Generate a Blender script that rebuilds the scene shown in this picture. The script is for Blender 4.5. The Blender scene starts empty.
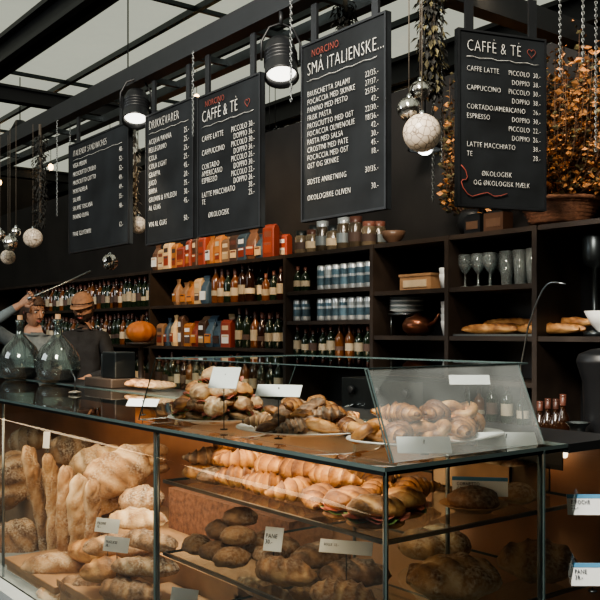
import bpy, math, random
from mathutils import Vector, Matrix, noise, Euler
random.seed(7)
sc=bpy.context.scene
COL=sc.collection
TH=math.radians(37.7)
FW=Vector((-math.cos(TH),math.sin(TH),0)); RT=Vector((math.sin(TH),math.cos(TH),0))
FPX=868.0; HOR=332.0; H=1.6
# site survey helper: where does a sight line meet the vertical plane y=Y
def at(px,py,Y):
    r=(px-300)/FPX; d=Y/(FW.y+RT.y*r)
    p=(FW+RT*r)*d
    return Vector((p.x,p.y,H+(HOR-py)/FPX*d))
def XP(px,Y): return at(px,300,Y).x
def dist(px,py,d):
    p=(FW+RT*((px-300)/FPX))*d
    return Vector((p.x,p.y,H+(HOR-py)/FPX*d))

# ---------------------------------------------------------------- materials
def nodes(name):
    m=bpy.data.materials.new(name); m.use_nodes=True
    nt=m.node_tree
    return m,nt,nt.nodes['Principled BSDF']
def pbr(name,col,rough=.5,metal=0.0,var=.15,scale=12,bump=0.0,emis=None,es=0,coat=0,spec=None,isl=0.0):
    m,nt,b=nodes(name)
    N=nt.nodes; L=nt.links
    tc=N.new('ShaderNodeTexCoord'); nz=N.new('ShaderNodeTexNoise')
    nz.inputs['Scale'].default_value=scale; nz.inputs['Detail'].default_value=4
    L.new(tc.outputs['Object'],nz.inputs['Vector'])
    hs=N.new('ShaderNodeHueSaturation'); hs.inputs['Color'].default_value=(*col,1)
    mr=N.new('ShaderNodeMapRange'); mr.inputs['From Min'].default_value=.3; mr.inputs['From Max'].default_value=.7
    mr.inputs['To Min'].default_value=1-var; mr.inputs['To Max'].default_value=1+var
    L.new(nz.outputs['Fac'],mr.inputs['Value'])
    if isl>0:
        g=N.new('ShaderNodeNewGeometry'); m2=N.new('ShaderNodeMapRange')
        m2.inputs['To Min'].default_value=1-isl; m2.inputs['To Max'].default_value=1+isl
        L.new(g.outputs['Random Per Island'],m2.inputs['Value'])
        mu=N.new('ShaderNodeMath'); mu.operation='MULTIPLY'
        L.new(mr.outputs[0],mu.inputs[0]); L.new(m2.outputs[0],mu.inputs[1])
        L.new(mu.outputs[0],hs.inputs['Value'])
    else: L.new(mr.outputs[0],hs.inputs['Value'])
    L.new(hs.outputs[0],b.inputs['Base Color'])
    b.inputs['Roughness'].default_value=rough; b.inputs['Metallic'].default_value=metal
    if coat: b.inputs['Coat Weight'].default_value=coat
    if spec is not None: b.inputs['Specular IOR Level'].default_value=spec
    if bump:
        bp=N.new('ShaderNodeBump'); bp.inputs['Strength'].default_value=bump; bp.inputs['Distance'].default_value=.01
        L.new(nz.outputs['Fac'],bp.inputs['Height']); L.new(bp.outputs[0],b.inputs['Normal'])
    if emis: 
        b.inputs['Emission Color'].default_value=(*emis,1); b.inputs['Emission Strength'].default_value=es
    return m
def bread(name,pale,mid,dark,flour=0.0,rough=.6):
    m,nt,b=nodes(name); N=nt.nodes; L=nt.links
    tc=N.new('ShaderNodeTexCoord')
    n1=N.new('ShaderNodeTexNoise'); n1.inputs['Scale'].default_value=18; n1.inputs['Detail'].default_value=8
    n2=N.new('ShaderNodeTexNoise'); n2.inputs['Scale'].default_value=95; n2.inputs['Detail'].default_value=6
    n3=N.new('ShaderNodeTexNoise'); n3.inputs['Scale'].default_value=9; n3.inputs['Detail'].default_value=3
    for n in (n1,n2,n3): L.new(tc.outputs['Object'],n.inputs['Vector'])
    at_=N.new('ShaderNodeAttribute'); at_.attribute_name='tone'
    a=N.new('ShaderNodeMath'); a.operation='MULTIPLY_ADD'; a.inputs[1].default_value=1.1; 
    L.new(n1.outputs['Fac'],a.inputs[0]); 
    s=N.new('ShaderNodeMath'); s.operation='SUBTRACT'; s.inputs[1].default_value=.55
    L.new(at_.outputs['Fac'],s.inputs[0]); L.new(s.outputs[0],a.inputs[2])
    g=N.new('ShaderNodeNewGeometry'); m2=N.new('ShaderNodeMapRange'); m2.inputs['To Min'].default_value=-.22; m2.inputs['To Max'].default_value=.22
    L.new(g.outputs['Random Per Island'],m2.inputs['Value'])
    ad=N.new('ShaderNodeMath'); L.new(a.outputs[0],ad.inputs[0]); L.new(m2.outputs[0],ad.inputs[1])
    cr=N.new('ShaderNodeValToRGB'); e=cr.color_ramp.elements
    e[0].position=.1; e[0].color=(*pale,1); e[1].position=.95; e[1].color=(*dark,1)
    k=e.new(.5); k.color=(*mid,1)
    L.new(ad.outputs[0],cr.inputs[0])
    mx=N.new('ShaderNodeMixRGB'); mx.inputs[2].default_value=(.74,.64,.51,1)
    mr=N.new('ShaderNodeMapRange'); mr.inputs['From Min'].default_value=.40; mr.inputs['From Max'].default_value=.68; mr.inputs['To Max'].default_value=flour
    L.new(n2.outputs['Fac'],mr.inputs['Value'])
    m4=N.new('ShaderNodeMapRange'); m4.inputs['From Min'].default_value=.38; m4.inputs['From Max'].default_value=.62
    L.new(n3.outputs['Fac'],m4.inputs['Value'])
    fm=N.new('ShaderNodeMath'); fm.operation='MULTIPLY'; L.new(mr.outputs[0],fm.inputs[0]); L.new(m4.outputs[0],fm.inputs[1])
    L.new(fm.outputs[0],mx.inputs[0]); L.new(cr.outputs[0],mx.inputs[1])
    L.new(mx.outputs[0],b.inputs['Base Color']); b.inputs['Roughness'].default_value=rough
    bp=N.new('ShaderNodeBump'); bp.inputs['Strength'].default_value=.6; bp.inputs['Distance'].default_value=.006
    L.new(n2.outputs['Fac'],bp.inputs['Height']); L.new(bp.outputs[0],b.inputs['Normal'])
    return m
def glassmat(name,tint=(.93,.97,.96),haze=0.0,refl=1.0):
    m=bpy.data.materials.new(name); m.use_nodes=True; nt=m.node_tree; N=nt.nodes; L=nt.links; N.clear()
    o=N.new('ShaderNodeOutputMaterial'); t=N.new('ShaderNodeBsdfTransparent'); t.inputs[0].default_value=(*tint,1)
    g=N.new('ShaderNodeBsdfGlossy'); g.inputs['Roughness'].default_value=.015; g.inputs[0].default_value=(.95,1,1,1)
    fr=N.new('ShaderNodeFresnel'); fr.inputs[0].default_value=1.5
    mu=N.new('ShaderNodeMath'); mu.operation='MULTIPLY'; mu.inputs[1].default_value=refl; mu.use_clamp=True
    L.new(fr.outputs[0],mu.inputs[0])
    mix=N.new('ShaderNodeMixShader'); L.new(mu.outputs[0],mix.inputs[0]); L.new(t.outputs[0],mix.inputs[1]); L.new(g.outputs[0],mix.inputs[2])
    last=mix
    if haze:
        d=N.new('ShaderNodeBsdfDiffuse'); d.inputs[0].default_value=(.75,.82,.82,1)
        m3=N.new('ShaderNodeMixShader')
        tc=N.new('ShaderNodeTexCoord'); nz=N.new('ShaderNodeTexNoise'); nz.inputs['Scale'].default_value=5
        L.new(tc.outputs['Object'],nz.inputs['Vector'])
        mr=N.new('ShaderNodeMapRange'); mr.inputs['From Min'].default_value=.35; mr.inputs['From Max'].default_value=.7
        mr.inputs['To Min'].default_value=haze*.5; mr.inputs['To Max'].default_value=haze*1.4
        L.new(nz.outputs['Fac'],mr.inputs['Value']); L.new(mr.outputs[0],m3.inputs[0])
        L.new(mix.outputs[0],m3.inputs[1]); L.new(d.outputs[0],m3.inputs[2]); last=m3
    L.new(last.outputs[0],o.inputs[0])
    return m
GLASS=glassmat('pane_glass',refl=1.2); GLASSH=glassmat('reflection_haze_glass',haze=.17,refl=2.2)  # second glass mixes in pale diffuse that paints hazy white reflections
GLASSW=glassmat('drinking_glass',tint=(.86,.9,.9),haze=.12,refl=2.5)
JUG=glassmat('jug_glass',tint=(.62,.72,.68),haze=.03,refl=2.0)
EDGE=pbr('glass_edge',(.06,.085,.085),.2,0,.1)
BLACK=pbr('black_paint',(.010,.011,.013),.45)
DARK=pbr('dark_stained_wood',(.034,.024,.018),.5,0,.35,6,.1)
STEEL=pbr('brushed_steel',(.25,.28,.29),.3,1)
CHROME=pbr('chrome',(.7,.72,.74),.12,1)
CHAINM=pbr('dull_chain_steel',(.20,.21,.21),.35,1)
DSTEEL=pbr('dark_steel',(.04,.047,.05),.35,.8)
SLATE=pbr('slate_board',(.011,.013,.015),.7,0,.6,4,spec=.25)
CHALK=pbr('chalk',(.62,.61,.57),.9,0,.45,60)
CHALKR=pbr('chalk_red',(.24,.05,.035),.9)
WHITE=pbr('white_ceramic',(.78,.79,.77),.25,0,.03)
CARD=pbr('white_card',(.72,.75,.76),.7,0,.03)
CARDB=pbr('blue_print',(.08,.25,.42),.7)
INK=pbr('ink',(.04,.05,.07),.8)
WARM=pbr('warm_back_panel',(.46,.22,.12),.5,0,.25,3)
WOOD=pbr('pale_wood',(.36,.21,.11),.55,0,.2,9)
WICKER=pbr('wicker',(.20,.09,.05),.7,0,.4,50,.5)
PAPER=pbr('paper',(.58,.46,.31),.8,0,.1)
B_SOUR=bread('crust_sourdough',(.66,.47,.30),(.42,.24,.12),(.15,.07,.035),.75,.8)
B_PALE=bread('crust_pale',(.75,.57,.38),(.55,.35,.18),(.30,.15,.07),.75,.8)
B_GOLD=bread('crust_golden',(.66,.38,.155),(.40,.18,.055),(.125,.043,.016),.08,.45)
B_DARK=bread('crust_dark',(.36,.21,.11),(.17,.083,.04),(.055,.03,.018),.3,.65)
B_ROLL=bread('crust_roll',(.54,.36,.19),(.33,.175,.08),(.14,.066,.03),.35,.65)
HAM=pbr('ham',(.46,.15,.11),.4,0,.3,30); LETT=pbr('lettuce',(.11,.18,.05),.5,0,.4,30)
# ---------------------------------------------------------------- geometry accumulator
class Geo:
    def __init__(s): s.v=[];s.f=[];s.m=[];s.t=[];s.mats=[];s.sm=[]
    def add(s,g,mat,M=None,smooth=True):
        vs,fs=g[0],g[1]; tn=g[2] if len(g)>2 else None
        o=len(s.v)
        if M is None: s.v+= [Vector(p) for p in vs]
        else: s.v+= [M@Vector(p) for p in vs]
        s.t+= tn if tn else [.5]*len(vs)
        if mat not in s.mats: s.mats.append(mat)
        k=s.mats.index(mat)
        for f in fs:
            s.f.append([i+o for i in f]); s.m.append(k); s.sm.append(smooth)
        return s
    def build(s,name,parent=None,origin=None,bevel=0):
        if origin is None:
            if parent is None:
                xs=[p.x for p in s.v];ys=[p.y for p in s.v];zs=[p.z for p in s.v]
                origin=Vector(((min(xs)+max(xs))/2,(min(ys)+max(ys))/2,min(zs)))
            else: origin=Vector((0,0,0))
        me=bpy.data.meshes.new(name)
        me.from_pydata([p-origin for p in s.v],[],s.f)
        for m in s.mats: me.materials.append(m)
        me.polygons.foreach_set('material_index',s.m)
        me.polygons.foreach_set('use_smooth',s.sm)
        a=me.attributes.new('tone','FLOAT','POINT'); a.data.foreach_set('value',s.t)
        me.update()
        ob=bpy.data.objects.new(name,me); COL.objects.link(ob); ob.location=origin
        if parent: ob.parent=parent
        if bevel:
            b=ob.modifiers.new('bevel','BEVEL'); b.width=bevel; b.segments=2; b.limit_method='ANGLE'
        return ob
def T(x,y=None,z=None):
    return Matrix.Translation(Vector(x) if y is None else Vector((x,y,z)))
def RZ(a): return Matrix.Rotation(a,4,'Z')
def RX(a): return Matrix.Rotation(a,4,'X')
def RY(a): return Matrix.Rotation(a,4,'Y')
def S(x,y,z): return Matrix.Diagonal((x,y,z,1))
def box(x0,x1,y0,y1,z0,z1):
    v=[(x0,y0,z0),(x1,y0,z0),(x1,y1,z0),(x0,y1,z0),(x0,y0,z1),(x1,y0,z1),(x1,y1,z1),(x0,y1,z1)]
    f=[(3,2,1,0),(4,5,6,7),(0,1,5,4),(1,2,6,5),(2,3,7,6),(3,0,4,7)]
    return v,f
def cbox(w,d,h): return box(-w/2,w/2,-d/2,d/2,0,h)
def lathe(prof,n=20):
    v=[];f=[]
    for r,z in prof:
        for j in range(n):
            a=2*math.pi*j/n; v.append((r*math.cos(a),r*math.sin(a),z))
    for i in range(len(prof)-1):
        for j in range(n):
            k=(j+1)%n; f.append((i*n+j,i*n+k,(i+1)*n+k,(i+1)*n+j))
    return v,f
def tube(pts,rad,n=8,closed=False,caps=True,flat=1.0,tone=None):
    pts=[Vector(p) for p in pts]; m=len(pts)
    if not hasattr(rad,'__len__'): rad=[rad]*m
    v=[];f=[];tn=[]
    up=None
    for i,p in enumerate(pts):
        if closed: tg=pts[(i+1)%m]-pts[i-1]
        else: tg=pts[min(i+1,m-1)]-pts[max(i-1,0)]
        tg.normalize()
        if up is None:
            up=Vector((0,0,1)) if abs(tg.z)<.9 else Vector((1,0,0))
        up=(up-tg*up.dot(tg)); up.normalize(); sd=tg.cross(up)
        for j in range(n):
            a=2*math.pi*j/n
            v.append(tuple(p+(sd*math.cos(a)+up*math.sin(a)*flat)*rad[i])); tn.append(tone[i] if tone else .5)
    for i in range(m if closed else m-1):
        for j in range(n):
            k=(j+1)%n; b=((i+1)%m)*n
            f.append((i*n+j,i*n+k,b+k,b+j))
    if caps and not closed:
        f.append(tuple(range(n-1,-1,-1))); f.append(tuple(range((m-1)*n,m*n)))
    return v,f,tn
def ell(rx,ry,rz,seg=16,rings=10,nz=0,ns=6,seed=0,fb=1.0):
    v=[];f=[];t=[]
    for i in range(rings+1):
        ph=-math.pi/2+math.pi*i/rings
        for j in range(seg):
            a=2*math.pi*j/seg
            d=Vector((math.cos(ph)*math.cos(a),math.cos(ph)*math.sin(a),math.sin(ph)))
            k=noise.noise(d*ns*.4+Vector((seed*3.1,seed,0)))
            s=1+nz*k
            z=d.z*rz*s
            if z<0: z*=fb
            v.append((d.x*rx*s,d.y*ry*s,z)); t.append(.5+.25*d.z+.3*k)
    for i in range(rings):
        for j in range(seg):
            k=(j+1)%seg; f.append((i*seg+j,i*seg+k,(i+1)*seg+k,(i+1)*seg+j))
    return v,f,t
def loaf(L,W,Hh,p=2.4,nsc=3,slant=.5,seed=0,nr=36,ns=24,rough=.20,deep=.12):
    v=[];f=[];tn=[]
    for i in range(nr+1):
        t=math.sin(math.pi/2*(-1+2*i/nr)); r=max(.03,(1-abs(t)**p))**.5
        bend=.05*L*math.sin(seed*1.7+t*2.2)
        for j in range(ns):
            a=2*math.pi*j/ns; cy=math.cos(a); cz=math.sin(a)
            k=noise.noise(Vector((t*2.2*max(1,L/.25)+seed*5.3,cy*1.5,cz*1.5+seed)))+.45*noise.noise(Vector((t*7+seed*2.3,cy*4,cz*4+seed)))
            q=(t*.5+.5)*nsc+cy*slant*r
            fr=abs(q%1-.5)*2
            top=max(0,min(1,(cz-.15)*2)) if nsc else 0
            inr=1 if abs(t)<.88 else 0
            sl=max(0,1-fr/.38)*top*inr
            ed=max(0,1-abs(fr-.5)/.18)*top*inr
            rr=r*(1+rough*k)*(1-deep*sl+deep*.7*ed)
            z=cz*rr*Hh/2
            if z<0: z*=.7
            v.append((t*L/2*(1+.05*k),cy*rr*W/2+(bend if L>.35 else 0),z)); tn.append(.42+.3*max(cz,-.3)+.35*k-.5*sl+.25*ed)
    for i in range(nr):
        for j in range(ns):
            k=(j+1)%ns; f.append((i*ns+j,i*ns+k,(i+1)*ns+k,(i+1)*ns+j))
    f.append(tuple(range(ns-1,-1,-1))); f.append(tuple(range(nr*ns,(nr+1)*ns)))
    return v,f,tn
def croissant(L=.15,Rr=.036,bend=.95,seed=0):
    v=[];f=[];tn=[];nr=44;ns=14;rho=L/(2*math.sin(bend))
    for i in range(nr+1):
        t=-1+2*i/nr; ph=t*bend
        c=Vector((rho*math.sin(ph),rho*(1-math.cos(ph)),0))
        u=abs(t)*3.6+.5; fr=u%1
        r=Rr*(1-.8*abs(t)**1.4)*(1.14-.40*fr)
        out=Vector((math.sin(ph),-math.cos(ph),0))
        for j in range(ns):
            a=2*math.pi*j/ns
            k=noise.noise(Vector((t*4+seed*7,math.cos(a),math.sin(a))))
            p=c+out*math.cos(a)*r*1.15*(1+.2*k)+Vector((0,0,math.sin(a)*r*(1+.15*k)*(1 if math.sin(a)>0 else .75)))
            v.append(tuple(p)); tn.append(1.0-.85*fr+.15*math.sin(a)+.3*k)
    for i in range(nr):
        for j in range(ns):
            k=(j+1)%ns; f.append((i*ns+j,i*ns+k,(i+1)*ns+k,(i+1)*ns+j))
    f.append(tuple(range(ns-1,-1,-1))); f.append(tuple(range(nr*ns,(nr+1)*ns)))
    return v,f,tn
def knot(s=.016,r=.017,seed=0,n=60):
    pts=[];tone=[];rad=[]
    for i in range(n):
        t=2*math.pi*i/n
        pts.append(((math.sin(t)+2*math.sin(2*t))*s,(math.cos(t)-2*math.cos(2*t))*s,-math.sin(3*t)*s*.8))
        k=noise.noise(Vector((i*.4,seed*3,0))); tone.append(.45+.6*k); rad.append(r*(1+.15*k))
    return tube(pts,rad,9,closed=True,tone=tone)
def sandwich(G,M,w=.15,seed=0,mat=None):
    mat=mat or B_PALE
    G.add(loaf(w,w*.66,.036,3,0,0,seed,20,16),mat,M@T(0,0,.014))
    def ruffle(rx,ry,z,amp,ph):
        v=[(0,0,z)];f=[];n=28
        for i in range(n):
            a=2*math.pi*i/n; k=1+.12*math.sin(a*5+ph)
            v.append((rx*k*math.cos(a),ry*k*math.sin(a),z+amp*math.sin(a*7+ph)))
        for i in range(n): f.append((0,1+i,1+(i+1)%n))
        return v,f
    G.add(ruffle(w*.55,w*.40,.026,.005,seed),LETT,M)
    G.add(ruffle(w*.55,w*.40,.030,.006,seed+2),HAM,M)
    G.add(ruffle(w*.54,w*.39,.034,.004,seed+1),HAM,M)
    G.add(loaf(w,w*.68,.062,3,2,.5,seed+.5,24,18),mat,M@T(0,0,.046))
def pane(G,p00,p10,p11,p01,th=.008,mat=None,edge=None):
    mat=mat or GLASS; edge=edge or EDGE
    P=[Vector(p) for p in (p00,p10,p11,p01)]
    n=(P[1]-P[0]).cross(P[3]-P[0]).normalized()*th/2
    G.add((P,[(0,1,2,3)]),mat,None,False)
    v=[p+n for p in P]+[p-n for p in P]
    f=[(i,(i+1)%4,4+(i+1)%4,4+i) for i in range(4)]
    G.add((v,f),edge,None,False)
def text(body,size,loc,parent,mat,align='LEFT',sx=.8,ls=1.0,rot=(math.pi/2,0,0),name='lettering',off=0):
    c=bpy.data.curves.new(name,'FONT'); c.body=body; c.size=size; c.align_x=align; c.space_line=ls; c.resolution_u=2
    c.extrude=.0004; c.offset=off; c.space_character=1.10
    c.materials.append(mat)
    o=bpy.data.objects.new(name,c); COL.objects.link(o); o.parent=parent; o.location=loc; o.rotation_euler=rot; o.scale=(sx,1,1)
    return o
def chain(G,top,bot,mat,s=.012):
    top=Vector(top);bot=Vector(bot); n=max(2,int((top-bot).length/(s*1.55)))
    for i in range(n+1):
        p=top.lerp(bot,i/n)
        pts=[(math.cos(a)*s*.55,0,math.sin(a)*s) for a in [2*math.pi*k/10 for k in range(10)]]
        G.add(tube(pts,s*.22,5,closed=True),mat,T(p)@RZ(math.pi/2*(i%2)+.4))
def cyl(p,q,r,n=10): return tube([p,q],r,n)

# ---------------------------------------------------------------- room shell
FLOORM=pbr('concrete_floor',(.10,.10,.10),.6,0,.3,3)
G=Geo(); G.add(box(-17,5,-7,15,-.05,0),FLOORM,None,False); G.build('floor')
WALLD=pbr('dark_wall_paint',(.015,.013,.012),.75,0,.4,3)
WALLF=pbr('hall_wall_brown',(.042,.032,.025),.8,0,.6,1.2)
G=Geo(); G.add(box(-14,2.5,3.74,3.86,0,3.08),WALLD,None,False); G.build('wall_back')
G=Geo(); G.add(box(-17.2,-17,-7,15,0,7),WALLF,None,False); G.build('wall_left')
G=Geo(); G.add(box(-17,5,15,15.2,0,7),WALLF,None,False); G.build('wall_far')
G=Geo(); G.add(box(5,5.2,-7,15,0,7),WALLF,None,False); G.build('wall_right')
G=Geo(); G.add(box(-17,5,-7.2,-7,0,7),WALLF,None,False); G.build('wall_rear')
ROOFP=pbr('frosted_roof_glazing',(.42,.45,.40),.5,0,.5,.8,0,(.58,.60,.49),.72)
G=Geo(); G.add(box(-17,5,-7,15,4.72,4.76),ROOFP,None,False)
G.build('ceiling')
G=Geo()
x=-16.5
while x<4.8:
    G.add(box(x-.02,x+.02,-6.9,14.9,4.68,4.72),DSTEEL,None,False); x+=3.1
y=-6.5
while y<14.8:
    G.add(box(-16.9,4.9,y-.025,y+.025,4.66,4.72),DSTEEL,None,False); y+=.9
G.build('roof_glazing_bars')
def beam(name,p,q,w,h,mat=BLACK):
    p=Vector(p);q=Vector(q); d=(q-p); L=d.length; d.normalize(); sd=d.cross(Vector((0,0,1))).normalized(); up=sd.cross(d)
    f=[(3,2,1,0),(4,5,6,7),(0,1,5,4),(1,2,6,5),(2,3,7,6),(3,0,4,7)]
    G=Geo(); 
    def part(w,h,o):
        v=[]
        for c in (p,q):
            for a,b in ((-1,-1),(1,-1),(1,1),(-1,1)): v.append(c+sd*a*w/2+up*(b*h/2+o))
        G.add((v,f),mat,None,False)
    part(w*.35,h,0); part(w,h*.16,h*.42); part(w,h*.16,-h*.42)
    return G.build(name)
for k,y in enumerate((3.0,6.6,10.2)):
    beam('roof_beam',(-16.9,y,4.40),(4.9,y,4.40),.22,.28)
for x in (-8.9,-13.2):
    beam('roof_beam',(x,-6.9,4.05),(x,14.9,4.05),.14,.16)
G=Geo()
for k in range(9):
    x=-15+k*2.0
    G.add(cyl((x,6.6,4.26),(x+1.0,6.6,3.75),.022),DSTEEL); G.add(cyl((x+1.0,6.6,3.75),(x+2.0,6.6,4.26),.022),DSTEEL)
G.add(cyl((-16.8,6.6,3.75),(4.8,6.6,3.75),.035),DSTEEL)
G.build('roof_truss')
G=Geo(); G.add(box(-9,2,2.3,3.3,0,.12),DARK,None,False); G.build('floor_platform')
# ---------------------------------------------------------------- kiosk canopy rails
ZR=2.97; YB=2.2; XB=-2.39
G=Geo()
G.add(box(-9.5,XB+.05,YB-.04,YB+.04,ZR-.02,ZR+.08),BLACK,None,False)
G.add(box(XB-.04,XB+.04,YB+.04,3.73,ZR-.05,ZR+.05),BLACK,None,False)
for px in (-20,262): 
    X=XP(px,YB); G.add(box(X-.010,X+.010,YB-.010,YB+.010,ZR+.08,4.66),DSTEEL,None,False)
G.add(box(-9.5,XB,YB+.25,YB+.31,ZR+.0,ZR+.05),DSTEEL,None,False)
x=-9.3
while x<XB:
    G.add(box(x-.012,x+.012,YB+.04,YB+.26,ZR+.01,ZR+.04),DSTEEL,None,False); x+=.5
G.build('hanging_rail')
# ---------------------------------------------------------------- chalkboards
def board(p0,p1,zb,zt,title,items,prices,tsize=.062,isize=.03,extra=None,heart=True,rail=True,tcol=None):
    p0=Vector((p0[0],p0[1]));p1=Vector((p1[0],p1[1])); d=p1-p0; w=d.length; ang=math.atan2(d.y,d.x)
    h=zt-zb
    G=Geo()
    G.add(box(-w/2,w/2,-.012,.012,0,h),SLATE,None,False)
    t=.009
    for b in (box(-w/2,w/2,-.017,-.010,0,t),box(-w/2,w/2,-.017,-.010,h-t,h),box(-w/2,-w/2+t,-.017,-.010,t,h-t),box(w/2-t,w/2,-.017,-.010,t,h-t)):
        G.add(b,BLACK,None,False)
    zs=ZR-.04-zb
    for sx in (-w*.36,w*.36):
        G.add(box(sx-.018,sx+.018,-.006,.006,h-.02,zs),BLACK,None,False)
    ob=G.build('chalkboard_menu',origin=Vector((0,0,0)))
    ob.location=((p0.x+p1.x)/2,(p0.y+p1.y)/2,zb); ob.rotation_euler=(0,0,ang)
    y=-.0185
    m=w*.09
    ztop=h-.03
    if extra: 
        text(extra,.042,(-w/2+m*1.6,y,ztop-.035),ob,CHALKR,sx=.8,name='chalk_heading',off=-.0005); ztop-=.05
    text(title,tsize,(-w/2+m,y,ztop-.055),ob,tcol or CHALK,sx=.70,name='chalk_title',off=-.0016)
    n=items.count('\n')+1
    z0=ztop-.055-tsize*.9-.02
    ls=(z0-.05)/(n*isize)
    text(items,isize,(-w/2+m,y,z0),ob,CHALK,sx=.78,ls=ls,name='chalk_items',off=-.0006)
    text(prices,isize,(w/2-m*.8,y,z0),ob,CHALK,align='RIGHT',sx=.74,ls=ls,name='chalk_prices',off=-.0006)
    g=Geo(); g.add(tube([(-w/2+m+(w-2*m)*k/12,y,ztop-.078+.003*math.sin(k*2.1)) for k in range(13)],.0010,5),CHALK); g.build('chalk_rule',parent=ob)
    if heart:
        pts=[]
        for i in range(24):
            a=2*math.pi*i/24
            pts.append((16*math.sin(a)**3*.0012+w/2-m*2.0,y,(13*math.cos(a)-5*math.cos(2*a)-2*math.cos(3*a)-math.cos(4*a))*.0012+ztop-.035))
        g=Geo(); g.add(tube(pts,.0012,5,closed=True),CHALKR); g.build('chalk_heart',parent=ob)
    return ob,w
def bx(px): return (XP(px,YB),YB)
board(bx(71),bx(131),2.09,2.77,'ITALIENSK SANDWICHES','VEGA MELUN\nPROSCIUTTO CRUDO\nPROSCIUTTO COTTO\nMORTADELLA\nSALAMI\nSALAME TOSCANA\nPANINO OLIVA\n\nPANE GLUTENFRI','48.-\n52.-\n52.-\n49.-\n49.-\n55.-\n48.-\n\n12.-',.056,.040,heart=False)
board(bx(148),bx(196),2.06,2.755,'DRIKKEVARER','ACQUA PANNA\nPELLEGRINO\nCOLA\nCOLA LIGHT\nGRAPPA\nJUGO\nBIRRA\nGRUVIN & HYLDEN\nAL GLAS\n\nVIN AL GLAS','25.-\n25.-\n25.-\n25.-\n45.-\n20.-\n35.-\n30.-\n45.-\n\n50.-',.066,.040,heart=False)
board(bx(200),bx(263),2.06,2.74,'CAFFÈ & TÈ','CAFFE LATTE\n\nCAPPUCCINO\n\nCORTADO\nAMERICANO\nESPRESSO\n\nLATTE MACCHIATO\nTE\n\n      ØKOLOGISK','PICCOLO 30.-\nDOPPIO 36.-\nPICCOLO 30.-\nDOPPIO 36.-\nPICCOLO 26.-\nDOPPIO 30.-\nPICCOLO 22.-\nDOPPIO 26.-\n38.-\n25.-\n\n',.080,.038,heart=True,tcol=CHALK,extra='NORCINO')
board(bx(304),bx(389),2.05,2.775,'SMÅ ITALIENSKE...','BRUSCHETTA SALAMI\nFOCACCIA MED SKINKE\nPANINO MED PESTO\nFRISK PASTA\nPROSCIUTTO MED OST\nFOCACCIA OLIVENOLIE\nPASTA MED SALSA\nCROSTINI MED PATE\nFOCACCIA MED OST\nOST OG SKINKE\n\nSIDSTE ANRETNING\n\nØKOLOGISKE OLIVEN','22/35.-\n27/37.-\n25/35.-\n42.-\n22/30.-\n18/36.-\n42.-\n30.-\n45.-\n18.-\n\n30/35.-\n\n30.-',.074,.032,extra='NORCINO',heart=False)
b5,w5=board(dist(456,0,3.36),dist(544,0,3.50),2.085,2.775,'CAFFÈ & TÈ','CAFFE LATTE\n\nCAPPUCCINO\n\nCORTADO/AMERICANO\nESPRESSO\n\n\nLATTE MACCHIATO\nTE\n\n         ØKOLOGISK\n    OG ØKOLOGISK MÆLK','PICCOLO  30.-\nDOPPIO  38.-\nPICCOLO  30.-\nDOPPIO  38.-\n26.-\nDOPPIO  30.-\nPICCOLO  22.-\nDOPPIO  26.-\n38.-\n28.-\n\n\n',.064,.029)
g=Geo(); g.add(tube([(-w5/2+.012+.02*math.sin(k*.9)+k*.004,-.0185,.15-.013*k+.01*math.cos(k*1.3)) for k in range(9)]+[(-w5/2+.1+.03*k,-.0185,.052+.008*math.sin(k*2)) for k in range(5)],.002,5),CHALKR); g.build('chalk_flourish',parent=b5)
# ---------------------------------------------------------------- pendant spotlights
LAMPE=pbr('lamp_diffuser',(1,1,1),.5,0,0,1,0,(1,.95,.84),4)
def lamp(px,py,Y,tilt):
    p=at(px,py,Y); G=Geo()
    prof=[(.001,.13),(.03,.13),(.055,.118),(.066,.09),(.07,-.05),(.074,-.06),(.066,-.058),(.062,-.03)]
    M=RZ(math.radians(60))@RX(tilt)
    G.add(lathe(prof,24),BLACK,M)
    G.add(lathe([(.062,-.03),(.05,-.036),(.001,-.038)],24),LAMPE,M)
    for k in range(4): G.add(lathe([(.067,.0+.018*k),(.0725,.004+.018*k),(.067,.008+.018*k)],24),BLACK,M)
    G.add(tube([(-.082,0,.02),(-.082,0,.1),(-.05,0,.16),(0,0,.18),(.05,0,.16),(.082,0,.1),(.082,0,.02)],.006,6),BLACK,RZ(math.radians(60)))
    G.add(cyl((0,0,.17),(0,0,ZR-p.z-.02),.009),BLACK)
    ob=G.build('pendant_spotlight',origin=Vector((0,0,0))); ob.location=p
    return ob,p
def light(kind,name,loc,target,energy,col,size=.3,**k):
    l=bpy.data.lights.new(name,kind); l.energy=energy; l.color=col
    if kind=='AREA': l.size=size; 
    else: l.shadow_soft_size=size
    for a,b in k.items(): setattr(l,a,b)
    o=bpy.data.objects.new(name,l); COL.objects.link(o); o.location=loc
    d=Vector(target)-Vector(loc); o.rotation_euler=d.to_track_quat('-Z','Y').to_euler()
    return o
for px,py in ((136,112),(281,66)):
    ob,p=lamp(px,py,YB-.03,-.42)
    light('SPOT','pendant_beam',p+Vector((0,-.03,-.08)),p+Vector((.2,-.5,-1.4)),80,(1,.84,.62),.05,spot_size=1.5,spot_blend=.6)
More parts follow.
